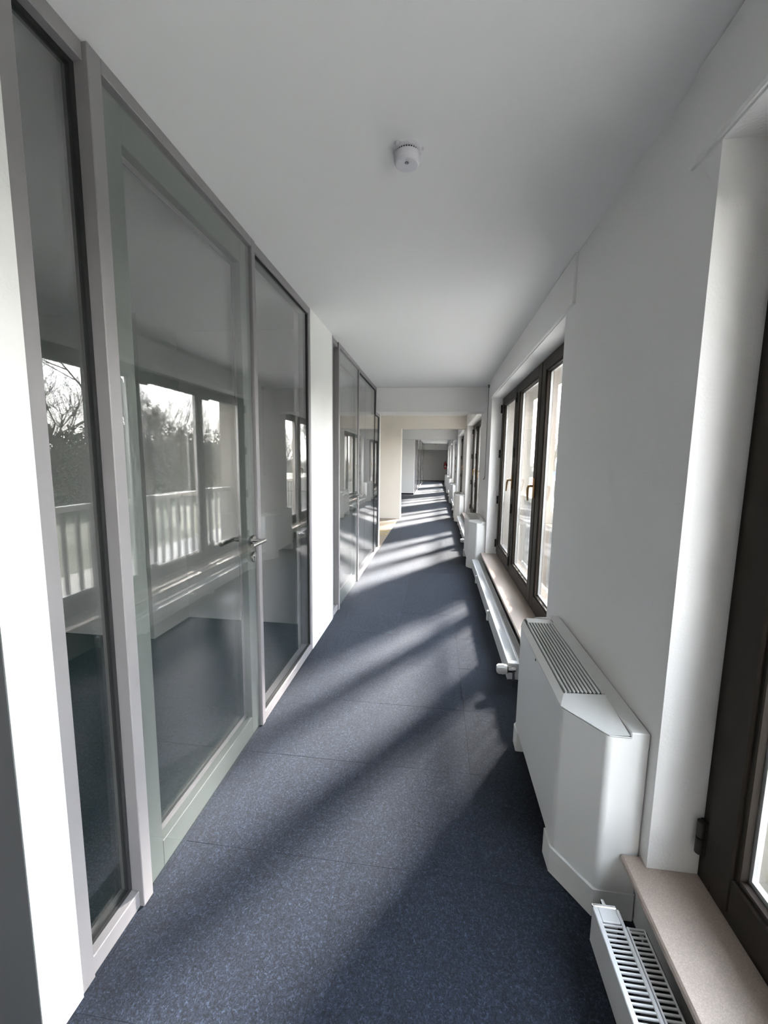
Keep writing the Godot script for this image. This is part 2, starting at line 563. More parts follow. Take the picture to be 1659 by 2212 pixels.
# ------------------------------------------------------------------ windows
func make_window() -> Node3D:
	# origin at the middle of the opening, on the sill, at the inner face of the frame
	var o := thing("window_1")
	var h := WL * 0.5
	var top := HEAD + 0.03 - SILL
	var st := new_st()
	frame_zy(st, 0.0, 0.05, -h, h, 0.0, top, [0.055, 0.055, 0.05, 0.06])
	for z in [h - 2.0 * WL / 3.0 , h - WL / 3.0]:
		box(st, Vector3(0.0, 0.05, z - 0.02), Vector3(0.05, top - 0.06, z + 0.02), 0.002)
	obj("frame", st, M.bronze_frame, o)
	st = new_st()
	frame_zy(st, 0.05, 0.10, -h, h, 0.0, top, [0.075, 0.075, 0.07, 0.08])
	for z in [h - 2.0 * WL / 3.0, h - WL / 3.0]:
		box(st, Vector3(0.05, 0.07, z - 0.055), Vector3(0.10, top - 0.08, z + 0.055), 0.002)
	obj("outer_frame", st, M.bronze_frame_skylit, o)
	var sash_w := WL / 3.0
	for k in 3:
		var z0 := -h + k * sash_w + 0.012
		var z1 := z0 + sash_w - 0.024
		if k == 0: z0 += 0.028
		if k == 2: z1 -= 0.028
		st = new_st()
		frame_zy(st, -0.014, 0.045, z0, z1, 0.038, top - 0.045, [0.105, 0.105, 0.105, 0.085], 0.004)
		# glazing beads
		frame_zy(st, -0.004, 0.02, z0 + 0.10, z1 - 0.10, 0.138, top - 0.125, [0.018, 0.018, 0.016, 0.016], 0.003)
		var sash := obj("sash", st, M.bronze_frame, o)
		st = new_st()
		frame_zy(st, 0.021, 0.037, z0 + 0.103, z1 - 0.103, 0.141, top - 0.128, [0.022, 0.022, 0.022, 0.022], 0.0)
		obj("spacer", st, M.glazing_spacer, sash)
		st = new_st()
		box(st, Vector3(0.017, 0.135, z0 + 0.10), Vector3(0.021, top - 0.122, z1 - 0.10))
		box(st, Vector3(0.037, 0.135, z0 + 0.10), Vector3(0.041, top - 0.122, z1 - 0.10))
		obj("pane", st, M.window_glass, sash)
		# the far sash hangs on the far jamb and closes with a handle on its near stile
		if k < 2:
			var hz := z1 - 0.03
			st = new_st()
			box(st, Vector3(-0.026, 0.925, hz - 0.014), Vector3(-0.014, 1.085, hz + 0.014), 0.004)
			var sw := -0.035 if k == 0 else 0.0
			tube(st, [Vector3(-0.026, 1.02, hz), Vector3(-0.062, 1.02, hz)], [0.010, 0.009], 10)
			tube(st, [Vector3(-0.058, 1.028, hz), Vector3(-0.066, 1.0, hz - 0.004 + sw * 0.2), Vector3(-0.064, 0.95, hz - 0.01 + sw), Vector3(-0.060, 0.90, hz - 0.014 + sw * 2.0)], [0.009, 0.010, 0.009, 0.007], 10)
			obj("handle", st, M.brass, sash)
		var hinge_z := z0 - 0.012 if k < 2 else z1 + 0.012
		for y in [1.87, 1.31, 0.72, 0.15]:
			st = new_st()
			tube(st, [Vector3(-0.022, y - 0.05, hinge_z), Vector3(-0.022, y - 0.002, hinge_z)], [0.011, 0.011], 10)
			tube(st, [Vector3(-0.022, y + 0.002, hinge_z), Vector3(-0.022, y + 0.05, hinge_z)], [0.011, 0.011], 10)
			box(st, Vector3(-0.016, y - 0.05, hinge_z - 0.014), Vector3(-0.008, y + 0.05, hinge_z + 0.014))
			obj("hinge", st, M.dark_hinge, sash)
	# stone sill with a rounded nose, notched round the jambs
	st = new_st()
	var n := h + 0.035
	prism(st, [Vector2(-0.196, -n), Vector2(-0.1425, -n), Vector2(-0.1425, -h), Vector2(0.06, -h), Vector2(0.06, h), Vector2(-0.1425, h), Vector2(-0.1425, n), Vector2(-0.196, n)], -0.02, 0.0)
	quad(st, Vector3(-0.196, 0, -n), Vector3(-0.201, -0.004, -n), Vector3(-0.201, -0.004, n), Vector3(-0.196, 0, n), Vector3(-0.7, 0.7, 0).normalized())
	quad(st, Vector3(-0.201, -0.004, -n), Vector3(-0.201, -0.018, -n), Vector3(-0.201, -0.018, n), Vector3(-0.201, -0.004, n), Vector3.LEFT)
	quad(st, Vector3(-0.201, -0.018, -n), Vector3(-0.196, -0.02, -n), Vector3(-0.196, -0.02, n), Vector3(-0.201, -0.018, n), Vector3(-0.5, -0.8, 0).normalized())
	for e in [-n, n]:
		quad(st, Vector3(-0.196, 0, e), Vector3(-0.201, -0.004, e), Vector3(-0.201, -0.018, e), Vector3(-0.196, -0.02, e), Vector3(0, 0, signf(e)))
	obj("sill", st, M.sill_stone, o)
	return o

func build_windows() -> void:
	var w := make_window()
	var spans := window_spans()
	for k in spans.size():
		var o: Node3D = w
		if k > 0:
			o = w.duplicate()
			o.name = "window_%d" % (k + 1)
			add_child(o, true)
		o.position = Vector3(0.81, SILL, (spans[k][0] + spans[k][1]) * 0.5)
		tag(o, "dark bronze three-casement window with a pale stone sill, %s along the corridor" % ORD[k], "window", "", "structure")

	# on the nearest window the hinges are out of sight behind the jamb; only the corner cap shows
	var first: Node = w.get_node("sash")
	for c in first.get_children():
		if String(c.name).begins_with("hinge") and String(c.name) != "hinge_003":
			first.remove_child(c)
			c.free()

func build_railings() -> void:
	var st := new_st()
	var h := WL * 0.5 - 0.004
	var o := thing("window_railing")
	box(st, Vector3(-0.02, 1.0, -h), Vector3(0.03, 1.05, h), 0.004)
	obj("top_rail", st, M.railing_paint, o)
	st = new_st()
	box(st, Vector3(-0.012, 0.22, -h), Vector3(0.022, 0.25, h), 0.003)
	obj("bottom_rail", st, M.railing_paint, o)
	st = new_st()
	box(st, Vector3(-0.014, 0.25, -0.007), Vector3(0.026, 1.0, 0.007), 0.002)
	var bar := mesh_of(st, M.railing_bar_shaded)
	var n := 22
	for k in n:
		put("bar", bar, o, Vector3(0, 0, -h + 0.07 + (2.0 * h - 0.14) * k / (n - 1)))
	var spans := window_spans()
	for k in spans.size():
		var c: Node3D = o if k == 0 else dup(o, "window_railing", Vector3.ZERO)
		c.position = Vector3(1.07, 0, (spans[k][0] + spans[k][1]) * 0.5)
		tag(c, "pale painted railing with thin upright bars coloured as shaded outside the %s window" % ORD[k], "railing", "railings outside the windows")

# ------------------------------------------------------------------ convectors and radiators
func make_convector() -> Node3D:
	# origin on the floor at the wall, in the middle of its length; it stands out towards -x
	var o := thing("fan_convector")
	var L := 0.488
	var out := [Vector2(0, L), Vector2(-0.118, L), Vector2(-0.222, L - 0.14), Vector2(-0.222, -L + 0.14), Vector2(-0.118, -L), Vector2(0, -L)]
	var st := new_st()
	var soft: Array = []
	for v in out:
		soft.append(Vector3(v.x, v.y, 0.008 if v.x > -0.01 else (0.028 if v.x > -0.2 else 0.045)))
	prism(st, soft, 0.098, 0.629, 0.0)
	obj("casing", st, M.convector_white, o)
	# cap: outline at the seam rising to the raised grille field
	st = new_st()
	var y0 := 0.634
	var gx0 := -0.062
	var gx1 := -0.200
	var g0 := 0.298
	var g1 := -0.395
	var yt := 0.660
	var P := func(v: Vector2, y: float) -> Vector3: return Vector3(v.x, y, v.y)
	var A := Vector3(gx0, yt, g0)
	var B := Vector3(gx1, yt - 0.007, g0)
	var C := Vector3(gx1, yt - 0.007, g1)
	var D := Vector3(gx0, yt, g1)
	for i in out.size():
		var a: Vector2 = out[i]
		var b: Vector2 = out[(i + 1) % out.size()]
		quad(st, P.call(a, 0.6315), P.call(b, 0.6315), P.call(b, y0), P.call(a, y0))
	var e0 := Vector3(-0.058, y0 + 0.004, L)
	var e1 := Vector3(-0.058, y0 + 0.004, -L)
	tri(st, e0, P.call(out[1], y0), A)
	quad(st, P.call(out[1], y0), P.call(out[2], y0), B, A)
	quad(st, P.call(out[2], y0), P.call(out[3], y0), C, B)
	quad(st, P.call(out[3], y0), P.call(out[4], y0), D, C)
	tri(st, P.call(out[4], y0), e1, D)
	quad(st, e0, A, D, e1)
	obj("cap", st, M.convector_white, o)
	# flat strip along the wall, a hairline behind the cap
	st = new_st()
	box(st, Vector3(-0.0555, 0.60, -L), Vector3(0.0, 0.648, L), 0.003)
	obj("wall_strip", st, M.convector_white, o)
	# grille: nine slots between ten ribs over a dark well
	var pitch := (gx0 - 0.006 - (gx1 + 0.010)) / 9.0
	st = new_st()
	var z0 := g0 - 0.004
	var z1 := g1 + 0.055
	box(st, Vector3(gx1 + 0.010, yt - 0.0035, z1 - 0.055), Vector3(gx0 - 0.006, yt + 0.001, z1 + 0.004), 0.001)
	obj("grille_end", st, M.convector_white, o)
	st = new_st()
	box(st, Vector3(-pitch * 0.30, -0.022, z1), Vector3(pitch * 0.30, 0.004, z0), 0.0022)
	var rib := mesh_of(st, M.convector_white)
	st = new_st()
	box(st, Vector3(gx1 + 0.008, yt - 0.006, z1), Vector3(gx0 - 0.004, yt - 0.0015, z0))
	obj("grille_well", st, M.convector_inside, o)
	for k in 10:
		put("grille_rib", rib, o, Vector3(gx1 + 0.010 + pitch * k, yt + lerpf(-0.004, 0.002, k / 9.0), 0))
	# plinth feet at both ends and the dark intake between them
	var foot := [Vector2(0, L + 0.003), Vector2(-0.128, L + 0.003), Vector2(-0.228, L - 0.135), Vector2(-0.230, L - 0.215), Vector2(0, L - 0.215)]
	var foot2: Array = []
	for v in foot: foot2.append(Vector2(v.x, -v.y))
	foot2.reverse()
	for f in [foot, foot2]:
		st = new_st()
		prism(st, f, 0.0, 0.0965, 0.006)
		obj("foot", st, M.convector_white, o)
	st = new_st()
	box(st, Vector3(-0.03, 0.0, -L + 0.22), Vector3(0, 0.097, L - 0.22))
	obj("intake", st, M.convector_inside, o)
	# small lock on the front
	st = new_st()
	tube(st, [Vector3(-0.222, 0.617, -0.02), Vector3(-0.2235, 0.617, -0.02)], [0.006, 0.005], 12)
	obj("lock", st, M.black_plastic, o)
	return o

func build_convectors() -> void:
	var c := make_convector()
	for k in 6:
		var z := -1.748 - PITCH * k
		var o: Node3D = c if k == 0 else dup(c, "fan_convector", Vector3.ZERO)
		o.position = Vector3(RX - 0.002, 0, z)
		tag(o, "white floor-standing fan convector against the pier after the %s window" % ORD[k], "convector", "fan convectors along the window wall")

func add_rungs(st: SurfaceTool, x0: float, x1: float, z0: float, z1: float) -> void:
	var n := int((z0 - z1) / 0.0125)
	for k in n + 1:
		var z := z0 - 0.0125 * k
		box(st, Vector3(x0, 0.1535, z - 0.0021), Vector3(x1, 0.1575, z + 0.0021))

func radiator_body(o: Node3D, z0: float, z1: float) -> void:
	# x runs from the wall (0) towards the corridor (-x); z0 near end, z1 far end
	var st := new_st()
	box(st, Vector3(-0.174, 0.045, z0), Vector3(-0.168, 0.158, z1), 0.002)
	obj("front_panel", st, M.radiator_enamel, o)
	st = new_st()
	box(st, Vector3(-0.174, 0.152, z0), Vector3(-0.160, 0.160, z1), 0.002)
	box(st, Vector3(-0.110, 0.152, z0), Vector3(-0.1, 0.160, z1), 0.002)
	box(st, Vector3(-0.160, 0.152, z1), Vector3(-0.110, 0.160, z1 + 0.04), 0.002)
	box(st, Vector3(-0.160, 0.152, z0), Vector3(-0.110, 0.160, z0 - 0.04), 0.002)
	box(st, Vector3(-0.168, 0.05, z1), Vector3(-0.1, 0.153, z1 + 0.004))
	box(st, Vector3(-0.168, 0.05, z0), Vector3(-0.1, 0.153, z0 - 0.004))
	obj("top_frame", st, M.radiator_enamel, o)
	st = new_st()
	box(st, Vector3(-0.098, 0.152, z1 + 0.045), Vector3(-0.093, 0.160, z0 - 0.045), 0.001)
	box(st, Vector3(-0.054, 0.152, z1 + 0.045), Vector3(-0.050, 0.160, z0 - 0.045), 0.001)
	box(st, Vector3(-0.093, 0.152, z1 + 0.045), Vector3(-0.054, 0.158, z1 + 0.05))
	box(st, Vector3(-0.093, 0.152, z0 - 0.05), Vector3(-0.054, 0.158, z0 - 0.045))
	obj("rear_frame", st, M.radiator_enamel, o)
	st = new_st()
	box(st, Vector3(-0.104, 0.045, z0 - 0.05), Vector3(-0.098, 0.155, z1 + 0.05))
	box(st, Vector3(-0.052, 0.045, z0 - 0.05), Vector3(-0.046, 0.155, z1 + 0.05))
	obj("inner_panel", st, M.convector_inside, o)
	st = new_st()
	for z in [z0 - 0.4, (z0 + z1) * 0.5, z1 + 0.4]:
		box(st, Vector3(-0.15, 0.0, z - 0.03), Vector3(-0.02, 0.046, z + 0.03), 0.003)
	obj("floor_foot", st, M.radiator_enamel, o)

func radiator_valve(o: Node3D, z: float) -> void:
	var st := new_st()
	tube(st, [Vector3(-0.186, 0.132, z), Vector3(-0.196, 0.132, z), Vector3(-0.232, 0.132, z), Vector3(-0.246, 0.132, z), Vector3(-0.249, 0.132, z)], [0.030, 0.032, 0.031, 0.027, 0.020], 20)
	for k in 10:
		var a := TAU * k / 10.0
		tube(st, [Vector3(-0.205, 0.132 + sin(a) * 0.031, z + cos(a) * 0.031), Vector3(-0.24, 0.132 + sin(a) * 0.029, z + cos(a) * 0.029)], [0.003, 0.003], 5)
	var head := obj("thermostat_head", st, M.white_plastic, o)
	st = new_st()
	tube(st, [Vector3(-0.186, 0.132, z), Vector3(-0.178, 0.132, z)], [0.024, 0.024], 16)
	obj("collar", st, M.black_plastic, head)
	st = new_st()
	tube(st, [Vector3(-0.178, 0.132, z), Vector3(-0.150, 0.132, z)], [0.019, 0.019], 14)
	tube(st, [Vector3(-0.150, 0.132, z), Vector3(-0.130, 0.132, z)], [0.013, 0.013], 12)
	tube(st, [Vector3(-0.140, 0.132, z), Vector3(-0.140, 0.100, z), Vector3(-0.138, 0.01, z)], [0.013, 0.010, 0.009], 12)
	tube(st, [Vector3(-0.140, 0.132, z - 0.045), Vector3(-0.140, 0.132, z)], [0.012, 0.014], 12)
	obj("valve_body", st, M.chrome, o)

func build_radiators() -> void:
	var half := 1.437
	# the nearest radiator shows its bars one by one
	var spans := window_spans()
	var far_end := -1.150
	var near_end := far_end + 2.0 * half
	var r0 := thing("radiator", Vector3(RX, 0, 0))
	radiator_body(r0, near_end, far_end)
	var st := new_st()
	box(st, Vector3(-0.160, -0.002, -0.0021), Vector3(-0.110, 0.002, 0.0021))
	var rung := mesh_of(st, M.radiator_enamel)
	st = new_st()
	box(st, Vector3(-0.093, -0.002, -0.0021), Vector3(-0.054, 0.002, 0.0021))
	var rung2 := mesh_of(st, M.radiator_enamel)
	for k in 34:
		put("grille_bar", rung, r0, Vector3(0, 0.1555, far_end + 0.046 + 0.0125 * k))
		put("grille_bar", rung2, r0, Vector3(0, 0.1555, far_end + 0.056 + 0.0125 * k))
	st = new_st()
	add_rungs(st, -0.160, -0.110, near_end - 0.045, far_end + 0.046 + 0.0125 * 34)
	add_rungs(st, -0.093, -0.054, near_end - 0.055, far_end + 0.056 + 0.0125 * 34)
	tag(obj("grille_rest", st, M.radiator_enamel, r0), "", "", "", "stuff")
	st = new_st()
	box(st, Vector3(-0.172, 0.150, far_end - 0.012), Vector3(-0.105, 0.158, far_end - 0.002), 0.002)
	box(st, Vector3(-0.14, 0.1, far_end - 0.03), Vector3(-0.13, 0.155, far_end - 0.002), 0.002)
	obj("end_bracket", st, M.chrome, r0)
	tag(r0, "low white radiator with a slatted top grille under the nearest window sill", "radiator", "low radiators under the window sills")
	# the others
	var r := thing("radiator")
	radiator_body(r, half, -half)
	st = new_st()
	add_rungs(st, -0.160, -0.110, half - 0.045, -half + 0.045)
	add_rungs(st, -0.093, -0.054, half - 0.055, -half + 0.055)
	tag(obj("grille", st, M.radiator_enamel, r), "", "", "", "stuff")
	radiator_valve(r, half + 0.030)
	for z in [0.45, -0.68]:
		st = new_st()
		box(st, Vector3(-0.197, 0.060, z - 0.016), Vector3(-0.174, 0.150, z + 0.016), 0.004)
		obj("heat_meter", st, M.white_plastic, r)
	for k in range(1, spans.size()):
		var o: Node3D = r if k == 1 else dup(r, "radiator", Vector3.ZERO)
		o.position = Vector3(RX, 0, (spans[k][0] + spans[k][1]) * 0.5 - 0.065)
		tag(o, "low white radiator with a thermostat valve under the %s window sill" % ORD[k], "radiator", "low radiators under the window sills")

# ------------------------------------------------------------------ glass partitions
func pane_zy(called: String, x: float, z0: float, z1: float, y0: float, y1: float, parent: Node) -> void:
	var st := new_st()
	box(st, Vector3(x - 0.008, y0, z0), Vector3(x, y1, z1))
	obj(called, st, M.partition_glass, parent)

func gasket(x0: float, x1: float, z0: float, z1: float, y0: float, y1: float, w: float, parent: Node) -> void:
	var st := new_st()
	frame_zy(st, x0, x1, z0, z1, y0, y1, [w, w, w, w], 0.0)
	obj("gasket", st, M.dark_gap, parent)

func make_door(called: String, z_near: float, z_far: float, label: String) -> void:
	# glazed leaf, hinged at its near edge; glass lies flush with the corridor
	var o := thing(called, Vector3(LX, 0, z_near))
	var L := z_near - z_far
	var top := 2.455
	var b := 0.082
	# frame bars behind the glass
	var st := new_st()
	frame_zy(st, -0.056, -0.014, -L, 0.0, 0.008, top, [0.085, 0.082, 0.10, 0.105], 0.002)
	var leaf := obj("leaf_frame", st, M.door_border, o)
	st = new_st()
	frame_zy(st, -0.050, -0.046, -L + 0.085, -b, 0.108, top - 0.105, [0.02, 0.02, 0.02, 0.02], 0.0)
	obj("glazing_bead", st, M.grey_frame, leaf)
	st = new_st()
	box(st, Vector3(-0.013, 0.008, -L), Vector3(-0.005, top, 0.0))
	obj("pane", st, M.partition_glass, o)
	st = new_st()
	box(st, Vector3(-0.056, 0.1, -L + 0.08), Vector3(-0.050, top - 0.1, -0.078))
	obj("inner_pane", st, M.partition_glass, o)
	# lever handles on both faces, and the lock below
	for side in [1.0, -1.0]:
		var x0 := -0.005 if side > 0.0 else -0.056
		var zh := -L + 0.040
		var h := Node3D.new()
		h.name = numbered(o, "lever_handle")
		o.add_child(h, true)
		st = new_st()
		tube(st, [Vector3(x0, 1.045, zh), Vector3(x0 + side * 0.004, 1.045, zh), Vector3(x0 + side * 0.007, 1.045, zh)], [0.027, 0.027, 0.024], 28)
		obj("rosette", st, M.steel, h)
		st = new_st()
		tube(st, [Vector3(x0 + side * 0.007, 1.045, zh), Vector3(x0 + side * 0.058, 1.045, zh)], [0.0095, 0.0095], 16)
		tube(st, [Vector3(x0 + side * 0.056, 1.045, zh - 0.012), Vector3(x0 + side * 0.056, 1.045, zh + 0.128), Vector3(x0 + side * 0.056, 1.045, zh + 0.130)], [0.0105, 0.0105, 0.009], 18)
		obj("lever", st, M.steel, h)
		st = new_st()
		tube(st, [Vector3(x0, 0.960, zh), Vector3(x0 + side * 0.004, 0.960, zh), Vector3(x0 + side * 0.007, 0.960, zh)], [0.027, 0.027, 0.024], 28)
		var lock := obj("lock_rosette", st, M.steel, o)
		st = new_st()
		tube(st, [Vector3(x0 + side * 0.007, 0.964, zh), Vector3(x0 + side * 0.011, 0.964, zh)], [0.0085, 0.0085], 16)
		box(st, Vector3(x0 + side * 0.007, 0.938, zh - 0.005), Vector3(x0 + side * 0.0105, 0.962, zh + 0.005), 0.001)
		obj("cylinder", st, M.chrome, lock)
	tag(o, label, "door", "", "structure")

func build_partitions() -> void:
	# --- first partition
	var X0 := LX - 0.075
	var p := thing("glass_partition", Vector3(0, 0, 0))
	var st := new_st()
	# narrow sidelight frame, set slightly back
	box(st, Vector3(X0, 0, -0.852), Vector3(LX - 0.004, CH, -0.897), 0.002)
	box(st, Vector3(X0, 0, -0.897), Vector3(LX - 0.010, 0.058, -1.085), 0.002)
	box(st, Vector3(X0, 2.455, -0.897), Vector3(LX - 0.010, CH, -1.085), 0.002)
	obj("frame", st, M.grey_frame, p)
	st = new_st()
	box(st, Vector3(X0, 0, -1.085), Vector3(LX + 0.004, CH, -1.130), 0.002)
	obj("mullion", st, M.grey_frame, p)
	st = new_st()
	box(st, Vector3(X0, 0, -2.030), Vector3(LX + 0.004, CH, -2.068), 0.002)
	obj("mullion", st, M.grey_frame, p)
	st = new_st()
	box(st, Vector3(X0, 2.462, -1.130), Vector3(LX + 0.004, CH, -2.030), 0.002)
	obj("door_head", st, M.grey_frame, p)
	st = new_st()
	box(st, Vector3(X0, 0, -2.935), Vector3(LX - 0.001, CH, -2.975), 0.002)
	box(st, Vector3(X0, 0, -2.068), Vector3(LX - 0.001, 0.055, -2.935), 0.002)
	box(st, Vector3(X0, 2.455, -2.068), Vector3(LX - 0.001, CH, -2.935), 0.002)
	obj("frame", st, M.grey_frame, p)
	st = new_st()
	box(st, Vector3(X0 + 0.01, 2.4555, -1.131), Vector3(LX - 0.03, 2.4615, -2.029))
	box(st, Vector3(X0 + 0.01, 0.0, -2.0255), Vector3(LX - 0.03, 2.46, -2.0300))
	obj("gasket", st, M.dark_gap, p)
	gasket(-0.962, -0.948, -1.085, -0.897, 0.058, 2.455, 0.014, p)
	gasket(-0.936, -0.922, -2.935, -2.068, 0.055, 2.455, 0.010, p)
	pane_zy("pane", -0.952, -1.085, -0.897, 0.058, 2.455, p)
	pane_zy("pane", -0.926, -2.935, -2.068, 0.055, 2.455, p)
	tag(p, "nearest grey metal framed glass partition with a narrow and a wide fixed light", "partition")
	make_door("door_1", -1.1325, -2.0255, "full-height glazed door with a steel lever in the nearest glass partition")

	# --- second partition, notched under the first ceiling beam
	p = thing("glass_partition", Vector3(0, 0, 0))
	st = new_st()
	box(st, Vector3(X0, 0, -3.590), Vector3(LX - 0.002, CH, -3.632), 0.002)
	box(st, Vector3(X0, 0, -3.632), Vector3(LX - 0.008, 0.058, -3.820), 0.002)
	box(st, Vector3(X0, 2.455, -3.632), Vector3(LX - 0.008, CH, -3.820), 0.002)
	obj("frame", st, M.grey_frame, p)
	for z in [-3.820, -4.800]:
		st = new_st()
		box(st, Vector3(X0, 0, z), Vector3(LX + 0.004, CH, z - 0.042), 0.002)
		obj("mullion", st, M.grey_frame, p)
	st = new_st()
	box(st, Vector3(X0, 2.462, -3.862), Vector3(LX + 0.004, CH, -4.800), 0.002)
	obj("door_head", st, M.grey_frame, p)
	st = new_st()
	box(st, Vector3(X0, 0, -4.842), Vector3(LX - 0.001, 0.055, -6.56), 0.002)
	box(st, Vector3(X0, 2.455, -4.842), Vector3(LX - 0.001, CH, -6.22), 0.002)
	box(st, Vector3(X0, 2.11, -6.175), Vector3(LX - 0.001, 2.455, -6.22), 0.002)
	box(st, Vector3(X0, 2.11, -6.22), Vector3(LX - 0.001, 2.155, -6.60), 0.002)
	box(st, Vector3(X0, 0, -6.56), Vector3(LX - 0.001, 2.11, -6.60), 0.002)
	obj("frame", st, M.grey_frame, p)
	st = new_st()
	box(st, Vector3(X0, 2.155, -6.22), Vector3(LX + 0.0, CH, -6.60))
	obj("beam_end", st, M.white_wall_paint, p)
	st = new_st()
	box(st, Vector3(X0 + 0.01, 2.4555, -3.863), Vector3(LX - 0.03, 2.4615, -4.799))
	box(st, Vector3(X0 + 0.01, 0.0, -4.7955), Vector3(LX - 0.03, 2.46, -4.8000))
	box(st, Vector3(-0.936, 0.055, -6.160), Vector3(-0.922, 2.455, -6.175))
	box(st, Vector3(-0.936, 0.055, -6.535), Vector3(-0.922, 2.11, -6.56))
	box(st, Vector3(-0.936, 2.44, -4.842), Vector3(-0.922, 2.455, -6.175))
	box(st, Vector3(-0.936, 2.098, -6.175), Vector3(-0.922, 2.11, -6.56))
	obj("gasket", st, M.dark_gap, p)
	pane_zy("pane", -0.952, -3.820, -3.632, 0.058, 2.455, p)
	pane_zy("pane", -0.926, -5.374, -4.842, 0.055, 2.455, p)
	pane_zy("pane", -0.926, -6.175, -5.378, 0.055, 2.455, p)
	pane_zy("pane", -0.926, -6.56, -6.1755, 0.055, 2.11, p)
	tag(p, "second grey metal framed glass partition, notched below the first ceiling beam", "partition")
	make_door("door_2", -3.8645, -4.7955, "full-height glazed door with a steel lever in the second glass partition")

	# --- far partition
	p = thing("glass_partition", Vector3(0, 0, 0))
	var zs := [-17.62, -18.55, -19.50, -22.05, -25.6, -28.75]
	for z in zs:
		st = new_st()
		box(st, Vector3(X0, 0, z), Vector3(LX + 0.003, CH, z - 0.05), 0.002)
		obj("mullion", st, M.grey_frame, p)
	st = new_st()
	for k in zs.size() - 1:
		box(st, Vector3(X0, 2.455, zs[k] - 0.05), Vector3(LX, CH, zs[k + 1]), 0.002)
		box(st, Vector3(X0, 0, zs[k] - 0.05), Vector3(LX, 0.055, zs[k + 1]), 0.002)
	obj("frame", st, M.grey_frame, p)
	for k in zs.size() - 1:
		pane_zy("pane", -0.926, zs[k + 1], zs[k] - 0.05, 0.055, 2.455, p)
	for z in [-19.42, -22.2]:
		st = new_st()
		tube(st, [Vector3(-0.926, 1.045, z), Vector3(-0.87, 1.045, z), Vector3(-0.87, 1.045, z + 0.12)], [0.010, 0.010, 0.010], 8)
		obj("door_lever", st, M.steel, p)
	tag(p, "farthest glass partition with thin grey mullions near the end of the corridor", "partition")

